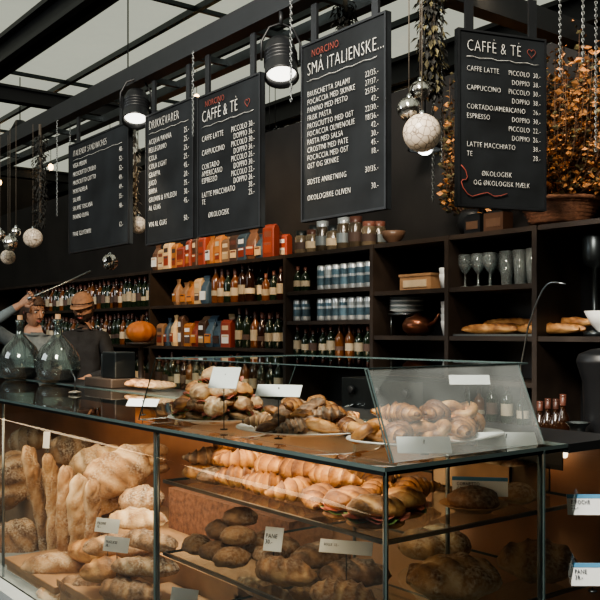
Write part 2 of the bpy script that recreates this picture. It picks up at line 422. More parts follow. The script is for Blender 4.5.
# ---------------------------------------------------------------- back shelving
YS0,YS1=3.36,3.70
secs=[((-20,150),(2.10,1.81,1.49,1.15)),((150,285),(2.10,1.81,1.49,1.15)),((285,372),(2.10,1.86,1.67,1.45,1.15)),((372,447),(2.10,1.83,1.58,1.36,1.15)),((447,535),(2.10,1.83,1.58,1.36,1.15)),((535,700),(2.10,1.58,1.15))]
G=Geo()
for (a,b),zs in secs:
    xa,xb=XP(a,YS0),XP(b,YS0)
    for z in zs: G.add(box(xa,xb,YS0,YS1,z-.024,z),DARK,None,False)
    G.add(box(xb-.014,xb+.014,YS0-.006,YS1,0.0,2.10),DARK,None,False)
G.add(box(XP(-20,YS0)-.02,XP(-20,YS0)+.02,YS0,YS1,0,2.1),DARK,None,False)
G.add(box(XP(-20,YS0),XP(700,YS0),YS1,3.735,0,2.1),BLACK,None,False)
G.build('bottle_shelf_unit')
G=Geo(); G.add(box(XP(300,YS0),1.5,2.98,3.34,1.02,1.06),DSTEEL,None,False); G.add(box(XP(300,YS0),1.5,3.0,3.34,.12,1.02),BLACK,None,False); G.build('back_counter')
GB=pbr('bottle_glass_green',(.012,.022,.012),.12,0,.1,coat=.5); GB2=pbr('bottle_glass_brown',(.025,.010,.005),.12,0,.1,coat=.5); GB3=pbr('bottle_glass_amber',(.14,.05,.015),.12,0,.1,coat=.5)
LAB=pbr('bottle_label',(.46,.39,.28),.7,0,.1,isl=.5); CAPR=pbr('bottle_foil',(.12,.045,.03),.4,0,.1,isl=.7); LAB2=pbr('bottle_label_dark',(.08,.05,.04),.7,0,.1,isl=.5)
def bottle(G,x,y,z,h=.30,r=.037,mat=None):
    mat=mat or random.choice((GB,GB2,GB,GB3)); h*=random.uniform(.85,1.07); M=T(x,y,z)@S(r/.037,r/.037,h/.3)
    G.add(lathe([(.001,.0),(.036,0),(.037,.01),(.037,.17),(.032,.195),(.016,.225),(.0135,.24),(.0135,.285),(.016,.288),(.016,.30),(.001,.30)],12),mat,M)
    G.add(lathe([(.0376,.06),(.0376,random.choice((.10,.13,.15)))],12),random.choice((LAB,LAB,LAB2)),M); G.add(lathe([(.0155,.25),(.0165,.301),(.001,.302)],10),CAPR,M)
def row(a,b,z,step,fn,y=None,jit=.006,rows=1):
    xa,xb=XP(a,YS0),XP(b,YS0); 
    G=Geo()
    for r in range(rows):
        x=xa+step*.6
        while x<xb-step*.45:
            fn(G,x,(y or YS0+.07)+r*.1+random.uniform(-jit,jit),z); x+=step*random.uniform(1.0,1.15)
    return G
bt=lambda h,r=.037:(lambda G,x,y,z:bottle(G,x,y,z,h,r))
row(20,148,1.81,.082,bt(.27),rows=2).build('wine_bottles')
row(20,148,1.49,.082,bt(.27),rows=2).build('wine_bottles')
row(205,252,1.81,.082,bt(.27),rows=2).build('wine_bottles')
row(253,284,1.81,.082,bt(.22,.03),rows=2).build('spirit_bottles')
row(228,284,1.49,.085,bt(.27),rows=2).build('wine_bottles')
row(285,372,1.45,.08,bt(.19,.03),rows=2).build('oil_bottles')
row(60,284,1.15,.09,bt(.28),rows=1).build('wine_bottles')
row(375,533,1.15,.09,bt(.19,.03),rows=1).build('oil_bottles')
PKs=[pbr('pack_cream',(.56,.40,.22),.5,0,.1,isl=.3),pbr('pack_orange',(.46,.18,.05),.45,0,.1,isl=.3),pbr('pack_tan',(.26,.15,.08),.45,0,.1,isl=.3),pbr('pack_brown',(.06,.032,.02),.4,0,.1,isl=.4),pbr('pack_brown2',(.12,.06,.035),.4,0,.1,isl=.4),pbr('pack_red',(.24,.045,.025),.45,0,.1,isl=.3),pbr('pack_blue',(.05,.09,.13),.45,0,.1,isl=.3)]
def pack(G,x,y,z,w=.11,h=.21,d=.07):
    h*=random.uniform(.78,1.12); w*=random.uniform(.8,1.1)
    m=random.choice(PKs); M=T(x,y,z)@RZ(random.uniform(-.25,.25))
    rings=[(w*.44,d*.45,0),(w*.5,d*.58,h*.12),(w*.49,d*.62,h*.35),(w*.47,d*.5,h*.6),(w*.40,d*.2,h*.76),(w*.30,.006,h*.82),(w*.38,.004,h*.9),(w*.42,.012,h)]
    e=.55
    if random.random()<.6: rings=[(w*.5,d*.5,0),(w*.5,d*.5,h*.86),(w*.49,d*.30,h*.96),(w*.49,.006,h*.97),(w*.49,.006,h)]; e=.25
    v=[];f=[];n=16
    for a,b,c in rings:
        for j in range(n):
            t=6.283*(j+.5)/n; cx=math.cos(t);cy=math.sin(t)
            v.append((a*math.copysign(abs(cx)**e,cx),b*math.copysign(abs(cy)**e,cy),c))
    for i in range(len(rings)-1):
        for j in range(n): k=(j+1)%n; f.append((i*n+j,i*n+k,i*n+n+k,i*n+n+j))
    f.append(tuple(range(n-1,-1,-1))); f.append(tuple(range((len(rings)-1)*n,len(rings)*n)))
    G.add((v,f),m,M,False)
    lb=random.choice((PAPER,PKs[0],PKs[1],LAB2,CARD,PKs[5])); lb2=random.choice((PAPER,LAB2,CAPR,CARD))
    yf=-d*.66 if e>.5 else -d*.52
    z1=random.uniform(.36,.5)
    G.add(box(-w*.34,w*.34,yf,yf+.006,h*.14,h*z1),lb,M,False)
    G.add(box(-w*.28,w*.28,yf-.0015,yf+.004,h*(z1-.09),h*(z1-.03)),lb2,M,False)
    if e<.5: G.add(box(-w*.3,w*.3,yf,yf+.006,h*.62,h*.78),lb2,M,False)
row(147,275,2.10,.10,pack,rows=2).build('pasta_packages')
row(168,204,1.81,.10,lambda G,x,y,z:pack(G,x,y,z,.10,.20),rows=2).build('biscuit_packages')
row(152,226,1.49,.10,lambda G,x,y,z:pack(G,x,y,z,.10,.22),rows=2).build('biscuit_packages')
CB=pbr('can_blue',(.09,.16,.21),.35,.3,.3,30,isl=.6); CW=pbr('can_silver',(.5,.54,.56),.3,.6,.1); CBK=pbr('can_grey',(.27,.31,.32),.4,.3,.1,isl=.5)
def can(G,x,y,z,h=.155,r=.032):
    M=T(x,y,z)
    G.add(lathe([(.001,0),(r*.9,0),(r,.008),(r,h-.012),(r*.86,h),(r*.8,h),(r*.8,h-.004),(.001,h-.004)],14),CW,M)
    G.add(lathe([(r+.0006,.03),(r+.0006,.075)],14),CB,M); G.add(lathe([(r+.0006,.09),(r+.0006,h-.03)],14),random.choice((CB,CBK)),M)
row(309,370,1.86,.069,can,rows=2).build('drink_cans')
row(286,307,1.86,.069,bt(.17,.03)).build('oil_bottles')
row(309,370,1.67,.069,lambda G,x,y,z:can(G,x,y,z,.14),rows=2).build('drink_cans')
row(286,307,1.67,.07,lambda G,x,y,z:can(G,x,y,z,.14)).build('drink_cans')
JARC=pbr('jar_contents',(.13,.10,.065),.2,0,.4,20,isl=.7,coat=.4)
def jar(G,x,y,z,h=.17,r=.045):
    h*=random.uniform(.85,1.15); M=T(x,y,z)
    G.add(lathe([(.001,.0),(r*.95,0),(r,.01),(r,h*.72),(r*.8,h*.82)],14),JARC,M)
    G.add(lathe([(r*.84,h*.8),(r*.86,h),(.001,h)],14),random.choice((CW,CAPR,DSTEEL)),M); G.add(lathe([(r+.001,h*.2),(r+.001,h*.5)],14),random.choice((CBK,PAPER,LAB2)),M)
row(288,372,2.10,.098,jar,rows=2).build('preserve_jars')
COPB=pbr('brown_bowl',(.12,.07,.045),.4)
def bowl(G,x,y,z,r=.07): G.add(lathe([(.001,0),(r*.45,0),(r*.5,.008),(r*.85,.035),(r,.07),(r*.96,.07),(r*.8,.035),(.001,.012)],20),random.choice((COPB,CBK)),T(x,y,z))
row(374,408,2.10,.15,bowl).build('serving_bowls')
def tin(G,x,y,z):
    w=random.uniform(.05,.08); h=random.uniform(.07,.11); G.add(cbox(w*1.6,w,h),random.choice((PKs[3],BLACK,DSTEEL)),T(x,y,z),False); G.add(cbox(w*1.3,w*.8,.012),DSTEEL,T(x,y,z+h),False); G.add(box(-w*.6,w*.6,-w*.5-.002,-w*.5,h*.25,h*.7),COPB,T(x,y,z),False)
row(455,520,2.10,.14,tin).build('tea_tins')
def glass(G,x,y,z,h=.17,r=.036):
    M=T(x,y,z); G.add(lathe([(.001,.004),(r*.7,.0),(r*.72,.004),(r*.8,.03),(r,h),(r*.96,h),(r*.74,.03),(.001,.012)],14),GLASSW,M)
def stem(G,x,y,z):
    M=T(x,y,z); G.add(lathe([(.001,.004),(.033,0),(.03,.004),(.005,.008),(.004,.07),(.02,.085),(.036,.115),(.034,.17),(.033,.17),(.034,.115),(.001,.085)],14),GLASSW,M)
row(450,492,1.83,.074,stem,rows=3).build('wine_glasses')
row(490,533,1.83,.073,glass,rows=3).build('drinking_glasses')
def plateprof(r): return [(.001,0),(r*.55,0),(r*.6,.004),(r,.018),(r,.021),(r*.6,.008),(.001,.006)]
G=Geo(); p=(XP(388,YS0),YS0+.15)
for i in range(9): G.add(lathe(plateprof(.10),24),CBK if i%3 else WHITE,T(p[0],p[1],1.705+.009*i))
for k in range(4):
    a=k*math.pi/2+.78
    G.add(cyl((p[0]+.09*math.cos(a),p[1]+.09*math.sin(a),1.58),(p[0]+.09*math.cos(a),p[1]+.09*math.sin(a),1.70),.005,6),STEEL)
G.add(lathe([(.001,1.695),(.11,1.695),(.11,1.705),(.001,1.705)],20),STEEL,T(p[0],p[1],0))
G.build('plate_stack')
COPPER=pbr('dark_copper',(.24,.10,.06),.3,.8)
G=Geo(); tx=XP(405,YS0); G.add(lathe([(.001,0),(.05,0),(.085,.03),(.09,.06),(.07,.095),(.03,.11),(.012,.125),(.001,.128)],20),COPPER,T(tx,YS0+.1,1.58))
G.add(tube([(tx+.08,YS0+.1,1.63),(tx+.13,YS0+.1,1.66),(tx+.16,YS0+.1,1.70)],[.014,.01,.008],8),COPPER)
G.build('copper_teapot')
def cupstack(name,px,z,n,mat,r=.042):
    G=Geo(); x=XP(px,YS0)
    for i in range(n):
        G.add(lathe([(.001,0),(r*.6,0),(r*.9,.05),(r,.08),(r*.95,.08),(r*.58,.01),(.001,.006)],18),mat,T(x,YS0+.12,z+i*.035))
    G.build(name)
WB=pbr('kraft_cups',(.36,.25,.15),.7)
cupstack('paper_cups',438,1.83,4,WB,.036); cupstack('paper_cups',430,1.83,2,CARD,.036)
cupstack('paper_cups',432,1.58,4,CARD,.038); cupstack('paper_cups',441,1.58,3,CARD,.035)
G=Geo(); x=XP(402,YS0); 
G.add(box(x-.12,x+.12,YS0+.1,YS0+.24,1.83,1.91),WOOD,None,False); G.add(box(x-.09,x+.09,YS0+.095,YS0+.1,1.85,1.89),PAPER,None,False); G.add(box(x-.125,x+.125,YS0+.095,YS0+.245,1.91,1.925),WOOD,None,False); G.build('tea_box')
G=Geo(); xa,xb=XP(450,YS0),XP(532,YS0)
G.add(box(xa,xb,YS0+.02,YS0+.28,1.58,1.59),STEEL,None,False)
for k in range(7): G.add(loaf(.34,.07,.06,3,4,.6,k),B_GOLD,T(xa+.2+(k%2)*.33,YS0+.07+.028*k,1.613+(.03 if k>4 else 0))@RZ(random.uniform(-.06,.06)))
G.build('baguette_tray')
G=Geo(); x=XP(579,YS0); M=T(x,YS0+.12,1.95)
G.add(lathe([(.001,-.37),(.05,-.37),(.05,-.35),(.012,-.34),(.012,-.06),(.05,-.04),(.055,0),(.055,.08),(.03,.11),(.001,.12)],12),DSTEEL,M)
G.build('iron_candlestick')
G=Geo(); x=XP(590,YS0)
G.add(lathe([(.001,0),(.03,0),(.034,.01),(.07,.05),(.10,.11),(.095,.11),(.06,.05),(.001,.02)],22),WHITE,T(x,YS0+.13,1.585))
G.add(tube([(x+.07,YS0+.13,1.68),(x+.12,YS0+.1,1.72),(x+.15,YS0+.08,1.78)],[.018,.015,.012],8),WHITE)
G.build('white_pitcher')
G=Geo(); pts=[(XP(524,3.1),3.1,1.06),(XP(521,3.1),3.1,1.45),(XP(528,3.1),3.1,1.62)]+[(XP(530,3.1)+.022*k,3.1,1.65+.16*math.sin(min(1,k/5)*math.pi/2)) for k in range(1,7)]
pts.append((pts[-1][0]+.05,3.1,1.80)); G.add(tube(pts,.004,8),STEEL); G.add(lathe([(.001,1.06),(.03,1.06),(.03,1.08),(.008,1.09)],14),STEEL,T(pts[0][0],3.1,0)); G.build('gooseneck_tap')
G=Geo()
for px in (540,548,556,563): bottle(G,XP(px,3.12),3.12,1.06,.28,.032,GB2)
G.build('syrup_bottles')
G=Geo(); x=XP(598,3.1)
G.add(cbox(.22,.26,.12),BLACK,T(x,3.14,1.06),False); G.add(lathe([(.07,.12),(.08,.2),(.085,.34),(.11,.42),(.1,.45),(.05,.47),(.001,.475)],18),BLACK,T(x,3.14,1.06)); G.add(lathe([(.03,0),(.03,.1),(.05,.12)],14),STEEL,T(x-.02,2.99,1.12))
G.build('coffee_grinder',bevel=.006)
G=Geo(); x=XP(430,3.1)
G.add(cbox(.6,.3,.3),DSTEEL,T(x-.25,3.15,1.06),False); 
for k in range(3): G.add(cyl((x-.45+.2*k,2.99,1.22),(x-.45+.2*k,2.93,1.2),.012),CHROME); G.add(cyl((x-.45+.2*k,2.99,1.3),(x-.45+.2*k,2.97,1.3),.022),BLACK)
G.add(box(x-.52,x+.02,2.97,3.0,1.08,1.1),CHROME,None,False)
G.build('espresso_machine',bevel=.012)
LEAFO=pbr('dried_leaf_orange',(.42,.19,.065),.8,0,.3,20,isl=.8); LEAFD=pbr('dried_leaf_olive',(.10,.085,.04),.8,0,.3,20,isl=.6); STEMM=pbr('twig',(.09,.05,.03),.8)
def plant(name,base,R0,hh,n,mats,seed,pot='basket',lean=0,lf=18):
    rnd=random.Random(seed); G=Geo()
    if pot=='basket':
        pr=[(.001,0),(.12,0),(.13,.01)]
        for k in range(6): pr+= [(.135+.008*k+.008,.012+.016*k),(.135+.008*k,.02+.016*k)]
        pr+=[(.20,.112),(.19,.118),(.17,.10),(.001,.09)]
        G.add(lathe(pr,28),WICKER)
        G.add(tube([(math.cos(a)*.2,math.sin(a)*.2,.115) for a in [2*math.pi*k/28 for k in range(28)]],.011,6,closed=True),WICKER)
    else: G.add(lathe([(.001,0),(.06,0),(.09,.06),(.08,.12),(.06,.14),(.05,.14),(.001,.13)],18),BLACK)
    for k in range(n):
        a=rnd.uniform(0,6.283); rr=R0*math.sqrt(rnd.random()); top=Vector((math.cos(a)*rr+lean,min(.17,math.sin(a)*rr*.6),hh*(.20+.80*rnd.random())))
        b=Vector((math.cos(a)*.04,math.sin(a)*.04,.09)); mid=b.lerp(top,.5)+Vector((math.cos(a)*.10,0,.02))
        G.add(tube([b,mid,top],[.004,.003,.0015],4),STEMM)
        for j in range(lf):
            t=.25+.8*rnd.random(); p=(b.lerp(mid,t*2) if t<.5 else mid.lerp(top,t*2-1))+Vector((rnd.uniform(-.03,.03),rnd.uniform(-.02,.02),rnd.uniform(-.03,.03)))
            p.y=min(p.y,.17)
            L=rnd.uniform(.02,.045); M=T(p)@RZ(rnd.uniform(0,6.28))@RX(rnd.uniform(-1.4,1.4))@RY(rnd.uniform(-.6,.6))
            G.add(([(0,0,0),(L*.5,L*.35,.004),(L,0,0),(L*.5,-L*.35,.004)],[(0,1,2,3)]),rnd.choice(mats),M,False)
    ob=G.build(name,origin=Vector((0,0,0))); ob.location=base; return ob
pb=at(560,222,3.5); plant('dried_plant_basket',(pb.x,3.5,2.101),.42,.86,330,[LEAFO,LEAFO,LEAFO,LEAFD],3,lean=.08,lf=20)
plant('dried_plant_vase',(pb.x-.55,3.52,2.101),.22,.86,80,[LEAFD,LEAFD,LEAFO],5,pot='vase')
# ---------------------------------------------------------------- display case
XE=-1.40; YF=1.32; YK=2.20; XL=-6.6; ZT=1.30; XJ=-2.46; ZD=.50
case=bpy.data.objects.new('bakery_display_case',None); COL.objects.link(case)
G=Geo()
G.add(box(XL,XE,YF+.02,YK,0,ZD-.04),BLACK,None,False)
PLW=pbr('ledge_laminate',(.26,.30,.32),.4,0,.1,4)
G.add(box(XL-.02,XE+.03,YF-.07,YK+.02,ZD-.04,ZD),PLW,None,False)
G.add(box(XL,XE-.02,YK-.03,YK,ZD,ZT-.02),WARM,None,False)
G.build('case_body',parent=case)
G=Geo()
pane(G,(XL,YF,ZD),(XJ-.003,YF,ZD),(XJ-.003,YF,ZT-.005),(XL,YF,ZT-.005))
pane(G,(XJ+.003,YF,ZD),(XE,YF,ZD),(XE,YF,ZT-.005),(XJ+.003,YF,ZT-.005))
pane(G,(XE,YF,ZD),(XE,1.88,ZD),(XE,1.88,ZT-.005),(XE,YF,ZT-.005))
pane(G,(XE,1.885,ZD),(XE,YK,ZD),(XE,YK,ZT-.005),(XE,1.885,ZT-.005))
pane(G,(XL,YF-.02,ZT),(XE+.02,YF-.02,ZT),(XE+.02,1.96,ZT),(XL,1.96,ZT),.010)
G.build('case_glazing',parent=case)
G=Geo(); G.add(box(XL,XE+.02,1.965,YK+.04,ZT-.02,ZT+.004),BLACK,None,False)
G.add(box(XL,XE,YF-.004,YF+.012,ZT-.018,ZT-.006),DSTEEL,None,False); G.add(box(XE-.014,XE,YF,YK,ZT-.018,ZT-.006),DSTEEL,None,False)
G.build('case_top_trim',parent=case)
G=Geo()
for x,y in ((XE-.01,YF+.01),(XE-.01,1.88),(XE-.01,YK-.02),(XJ,YF+.01),(XJ,YK-.04),(-3.9,YF+.01),(-5.2,YF+.01),(-1.75,YK-.3)):
    G.add(cyl((x,y,ZD),(x,y,ZT-.01),.0065,8),STEEL)
G.build('case_posts',parent=case)
SH1,SH2,SH3=1.13,.90,.70
G=Geo()
for z in (SH1,SH2,SH3):
    pane(G,(XJ+.01,YF+.03,z-.004),(XE-.03,YF+.03,z-.004),(XE-.03,YK-.05,z-.004),(XJ+.01,YK-.05,z-.004),.008)
    G.add(box(XJ+.01,XE-.03,YF+.022,YF+.03,z-.009,z+.001),STEEL,None,False)
    G.add(box(XE-.03,XE-.022,YF+.03,YK-.05,z-.009,z+.001),STEEL,None,False)
G.build('case_shelves',parent=case)
G=Geo(); xb0,xb1=-2.62,XE; xt0,xt1=-2.50,-1.485; zt=1.515; y0,y1=1.345,1.93
pane(G,(xb1,y0,ZT+.008),(xb1,1.885,ZT+.008),(xt1,1.885,zt),(xt1,y0,zt),.006,GLASSH)
pane(G,(xb0,y0,ZT+.008),(xb1-.01,y0,ZT+.008),(xt1-.01,y0,zt),(xt0,y0,zt),.005)
pane(G,(xb0,y0,ZT+.008),(xb0,y1,ZT+.008),(xt0,y1,zt),(xt0,y0,zt),.005)
pane(G,(xt0,y0,zt),(xt1,y0,zt),(xt1,y1,zt),(xt0,y1,zt),.005)
G.build('case_sneeze_guard',parent=case)
TUBEM=pbr('tube_light',(1,1,1),.5,0,0,1,0,(1,.80,.55),4)
G=Geo()
for a,b in ((-4.9,-2.6),(-2.4,-1.5)):
    G.add(cyl((a,2.12,1.25),(b,2.12,1.25),.011),TUBEM); G.add(box(a-.02,b+.02,2.075,2.08,1.21,1.28),BLACK,None,False); G.add(box(a-.02,b+.02,2.075,2.17,1.272,1.28),BLACK,None,False)
G.build('case_tube_lights',parent=case)
# ---------------------------------------------------------------- plates on top with food
def plate(name,x,y,z,r,ry=None):
    G=Geo(); G.add(lathe(plateprof(r),36),WHITE,T(x,y,z)@S(1,(ry or r)/r,1)); return G.build(name)
zt0=ZT+.007
plate('serving_plate',-2.40,1.52,zt0,.165); plate('serving_plate',-1.98,1.56,zt0,.21); plate('serving_plate',-1.62,1.68,zt0,.16,.25)
rr=random.Random(4)
G=Geo()
k=0
for z,n_,R0 in ((.012,8,.09),(.055,6,.065),(.10,3,.03)):
    for i in range(n_):
        a=6.283*i/n_+z*12
        sandwich(G,T(-2.40+R0*math.cos(a),1.52+R0*math.sin(a),zt0+z)@RZ(a+rr.uniform(-.8,.8))@RX(rr.uniform(-.35,.35))@RY(rr.uniform(-.3,.3)),.105,k,(B_ROLL,B_PALE,B_GOLD)[k%3]); k+=1
G.build('sandwich_pile')
G=Geo(); k=0
for z,n_,R0 in ((.030,10,.125),(.055,9,.085),(.078,5,.045)):
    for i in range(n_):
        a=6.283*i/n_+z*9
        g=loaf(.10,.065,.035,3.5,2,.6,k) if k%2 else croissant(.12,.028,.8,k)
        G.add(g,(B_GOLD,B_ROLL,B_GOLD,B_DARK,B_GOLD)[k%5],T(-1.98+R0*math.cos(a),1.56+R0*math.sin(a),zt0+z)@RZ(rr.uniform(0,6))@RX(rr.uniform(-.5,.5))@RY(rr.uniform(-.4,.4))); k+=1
G.build('mixed_pastries')
G=Geo(); k=0
for z,pts in ((.04,((-.05,-.16),(.05,-.15),(-.05,-.04),(.05,-.03),(-.04,.07),(.05,.09),(-.02,.17))),(.080,((-.01,-.08),(.01,.03),(0,.12)))):
    for dx,dy in pts:
        g=croissant(.14,.035,.9,k) if k%3 else knot(.017,.015,k)
        G.add(g,B_GOLD,T(-1.63+dx,1.68+dy,zt0+z-.005)@RZ(rr.uniform(0,6))@RX(rr.uniform(-.25,.25))); k+=1
G.build('sweet_rolls')
# ---------------------------------------------------------------- price cards
def card(px,py,Y,w,h,zbase,tilt=-.35,yaw=None,txt='PANE\n28.-',mat=CARD,p=None,blue=False):
    if p is None: p=at(px,py,Y)
    G=Geo(); G.add(box(-w/2,w/2,-.001,.001,0,h),mat,RX(tilt),False)
    if blue: G.add(box(-w/2,w/2,-.0016,-.001,h*.8,h),CARDB,RX(tilt),False)
    G.add(cyl((0,.004,0),(0,.03,0),.002,5),DSTEEL); G.add(cyl((0,.03,0),(0,.004+.25*h,h*.6),.002,5),DSTEEL)
    drop=p.z-h/2*math.cos(tilt)-zbase
    if drop>.004: G.add(cyl((0,.012,-drop),(0,.012,.004),.0015,6),DSTEEL); G.add(lathe([(.001,-drop),(.012,-drop),(.012,-drop+.003),(.001,-drop+.004)],12),DSTEEL,T(0,.012,0))
    ob=G.build('price_card',origin=Vector((0,0,0))); ob.location=(p.x,p.y,p.z-h/2*math.cos(tilt)); ob.rotation_euler=(0,0,math.radians(45) if yaw is None else yaw)
    if txt:
        c=text(txt,h*.26,(-w*.42,-math.sin(tilt)*h*.55-.003,math.cos(tilt)*h*.55),ob,INK,sx=.8,ls=.95,rot=(math.pi/2+tilt,0,0),name='card_print')
    return ob
card(222,378,1.40,.095,.07,zt0,-.5,.5,'')
card(277,391,1.40,.13,.04,zt0,-.7,.6,'')
card(141,403,1.42,.12,.035,zt0,-.8,.6,'')
card(480,487,1.78,.145,.05,SH1,-.25,.75,'CORNETTO\nCREMA  18.-',blue=True)
card(508,440,1.85,.16,.05,zt0,-.9,.9,'')
card(425,446,1.50,.13,.05,zt0,-.8,.9,'')
card(470,380,1.80,.11,.03,zt0,-.6,.9,'')
card(590,505,2.05,.12,.055,SH1,-.2,.9,'BRIOCHE\n22.-',blue=True)
card(594,575,2.05,.12,.06,SH2,-.2,.9,'PANE\n38.-',blue=True)
card(345,548,1.45,.14,.035,SH2,-.5,.6,'BOLLE  12.-')
card(272,540,1.50,.06,.07,SH2,-.3,.5,'PANE\n30.-')
card(106,526,1.46,.11,.055,.62,-.3,.5,'FILONE\n35.-')
card(115,545,1.42,.11,.055,.62,-.3,.5,'PUGLIESE\n38.-')
card(46,440,1.6,.04,.08,.95,-.1,.5,'')
card(183,597,1.42,.10,.05,SH3,-.3,.5,'')
# ---------------------------------------------------------------- breads, right section
G=Geo(); k=0
spots=[]
for r,yy in enumerate((1.45,1.59,1.74)):
    for i in range(4): spots.append((-1.80-.13*i+.03*r,yy,SH1+.028))
for i in range(4): spots.append((-1.84-.13*i,1.52,SH1+.072))
for s in spots:
    G.add(croissant(.16,.041,.85,k),B_GOLD,T(s[0]+rr.uniform(-.02,.02),s[1]+rr.uniform(-.02,.02),s[2])@RZ(rr.uniform(-1.5,1.8))@RX(rr.uniform(-.3,.3))); k+=1
G.build('croissants')
G=Geo()
for r,yy in enumerate((1.44,1.56,1.70)):
    for i in range(2):
        G.add(loaf(.13,.085,.06,2.4,3,.4,k),B_DARK if k%2 else B_GOLD,T(-2.37+.09*i,yy,SH1+.022)@RZ(1.2+rr.uniform(-.4,.4))); k+=1
for i,(dx,dy,dz) in enumerate(((0,0,.07),(.06,.02,.07),(.03,.12,.07),(.05,.05,.115),(.07,.1,.07))):
    G.add(croissant(.14,.036,.9,k),B_GOLD if i%2 else B_DARK,T(-2.37+dx,1.46+dy,SH1+dz)@RZ(rr.uniform(0,3))); k+=1
G.build('danish_pastries')
G=Geo()
for i,(x,y) in enumerate(((-1.54,1.42),(-1.66,1.44),(-1.58,1.55))):
    sandwich(G,T(x,y,SH1)@RZ(.9+.5*i)@RX(.05),.14,i+20,B_GOLD)
G.build('ham_sandwiches')
G=Geo(); G.add(ell(.07,.065,.04,22,12,.1,5,3,.6),B_DARK,T(-1.53,1.76,SH1+.025)); G.add(ell(.06,.06,.035,22,12,.1,5,5,.6),B_ROLL,T(-1.52,1.92,SH1+.022)); G.add(lathe(plateprof(.09),24),WOOD,T(-1.53,1.76,SH1+.0)); G.build('rye_rolls')
G=Geo()
for a in (box(0,.3,0,.18,0,.006),box(0,.3,0,.006,0,.09),box(0,.3,.174,.18,0,.09),box(0,.006,0,.18,0,.09),box(.294,.3,0,.18,0,.09)): G.add(a,WOOD,T(-1.86,1.95,SH1+.002),False)
for i in range(4): G.add(ell(.045,.04,.03,14,8,.1,5,i,.6),B_ROLL,T(-1.81+.065*i,2.04,SH1+.07))
G.build('wooden_crate')
G=Geo()
for i,(dx,dy,dz) in enumerate(((0,0,0),(.1,.01,0),(.2,0,0),(.02,.11,0),(.13,.12,0),(.24,.11,0),(.06,.05,.05),(.16,.05,.05),(.11,.09,.095),(.2,.2,0),(.08,.22,0))):
    G.add(ell(.058,.048,.035,20,12,.16,5,i,.7),B_ROLL if i%4 else B_SOUR,T(-2.37+dx,1.42+dy,SH2+.024+dz)@RZ(rr.uniform(0,3)))
G.build('bread_rolls')
G=Geo()
for i,(x,y,L,W_,a) in enumerate(((-1.93,1.44,.20,.10,.3),(-1.80,1.58,.2,.11,.9),(-1.66,1.42,.19,.12,.2),(-2.0,1.62,.2,.1,1.4))):
    G.add(loaf(L,W_,.085,2.4,3,.5,i+3),B_DARK if i%2 else B_ROLL,T(x,y,SH2+.03)@RZ(a))
G.build('rye_loaves')
def one(name,g,mat,M):
    G=Geo(); G.add(g,mat,Matrix.Identity(4)); ob=G.build(name,origin=Vector((0,0,0))); ob.matrix_world=M; return ob
one('sourdough_loaf',loaf(.25,.20,.13,2.2,2,.3,11),B_SOUR,T(-1.56,1.72,SH2+.047)@RZ(1.0))
one('sourdough_loaf',loaf(.22,.19,.13,2.2,2,.3,12),B_ROLL,T(-1.53,2.03,SH2+.047)@RZ(.3))
one('sourdough_loaf',loaf(.22,.20,.12,2.2,1,.3,13),B_SOUR,T(-1.85,1.95,SH2+.044)@RZ(.9))
G=Geo()
for i in range(9):
    G.add(loaf(.30,.075,.06,3,4,.6,i+30),B_GOLD if i%3 else B_SOUR,T(-2.26+.2*(i%3),1.42+.09*(i%4),SH3+.022+(.05 if i>4 else 0))@RZ(rr.uniform(-.3,.5)))
G.build('baguettes')
G=Geo()
for i in range(8):
    G.add(loaf(.24,.16,.11,2.3,2,.4,i+80),(B_DARK,B_SOUR,B_ROLL)[i%3],T(-2.2+.2*(i%4),1.5+.25*(i//4),ZD+.04)@RZ(rr.uniform(-.6,.6)))
G.build('rustic_loaves')
# ---------------------------------------------------------------- breads, left section
TZ=.72
G=Geo()
for a in (box(-6.5,-2.5,1.66,2.14,TZ-.03,TZ),box(-6.5,-2.5,1.66,1.68,ZD,TZ-.03),box(-6.5,-6.48,1.66,2.14,ZD,TZ-.03),box(-2.52,-2.5,1.66,2.14,ZD,TZ-.03)): G.add(a,WOOD,None,False)
G.build('bread_riser')
n=0
GS=Geo(); GL=Geo(); GF=Geo()
def put(G,px,py,Y,L,W_,Hh,rot,mat,nsc=2,p=2.3,sl=.4,rg=.20):
    global n; n+=1
    G.add(loaf(L,W_,Hh,p,nsc,sl,n,rough=rg),mat,T(at(px,py,Y))@rot)
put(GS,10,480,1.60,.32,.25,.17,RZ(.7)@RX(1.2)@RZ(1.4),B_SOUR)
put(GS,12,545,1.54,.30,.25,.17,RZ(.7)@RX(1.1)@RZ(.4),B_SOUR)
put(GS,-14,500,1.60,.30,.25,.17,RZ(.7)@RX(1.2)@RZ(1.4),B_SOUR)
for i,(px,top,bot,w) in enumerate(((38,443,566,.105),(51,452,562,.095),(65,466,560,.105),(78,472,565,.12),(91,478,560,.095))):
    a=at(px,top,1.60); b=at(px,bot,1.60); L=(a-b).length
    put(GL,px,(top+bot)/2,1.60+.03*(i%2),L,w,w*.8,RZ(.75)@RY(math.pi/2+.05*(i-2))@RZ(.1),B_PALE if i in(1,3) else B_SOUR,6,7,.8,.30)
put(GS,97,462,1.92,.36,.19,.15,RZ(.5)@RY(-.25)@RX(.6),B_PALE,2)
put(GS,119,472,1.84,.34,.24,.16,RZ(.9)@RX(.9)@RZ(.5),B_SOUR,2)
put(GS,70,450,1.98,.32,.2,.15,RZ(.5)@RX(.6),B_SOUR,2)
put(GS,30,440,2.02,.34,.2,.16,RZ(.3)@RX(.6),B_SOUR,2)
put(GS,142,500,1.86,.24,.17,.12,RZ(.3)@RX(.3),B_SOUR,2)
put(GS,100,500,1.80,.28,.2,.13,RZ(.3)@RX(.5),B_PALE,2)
put(GF,138,520,1.70,.28,.15,.09,RZ(.5)@RX(.2),B_PALE,2)
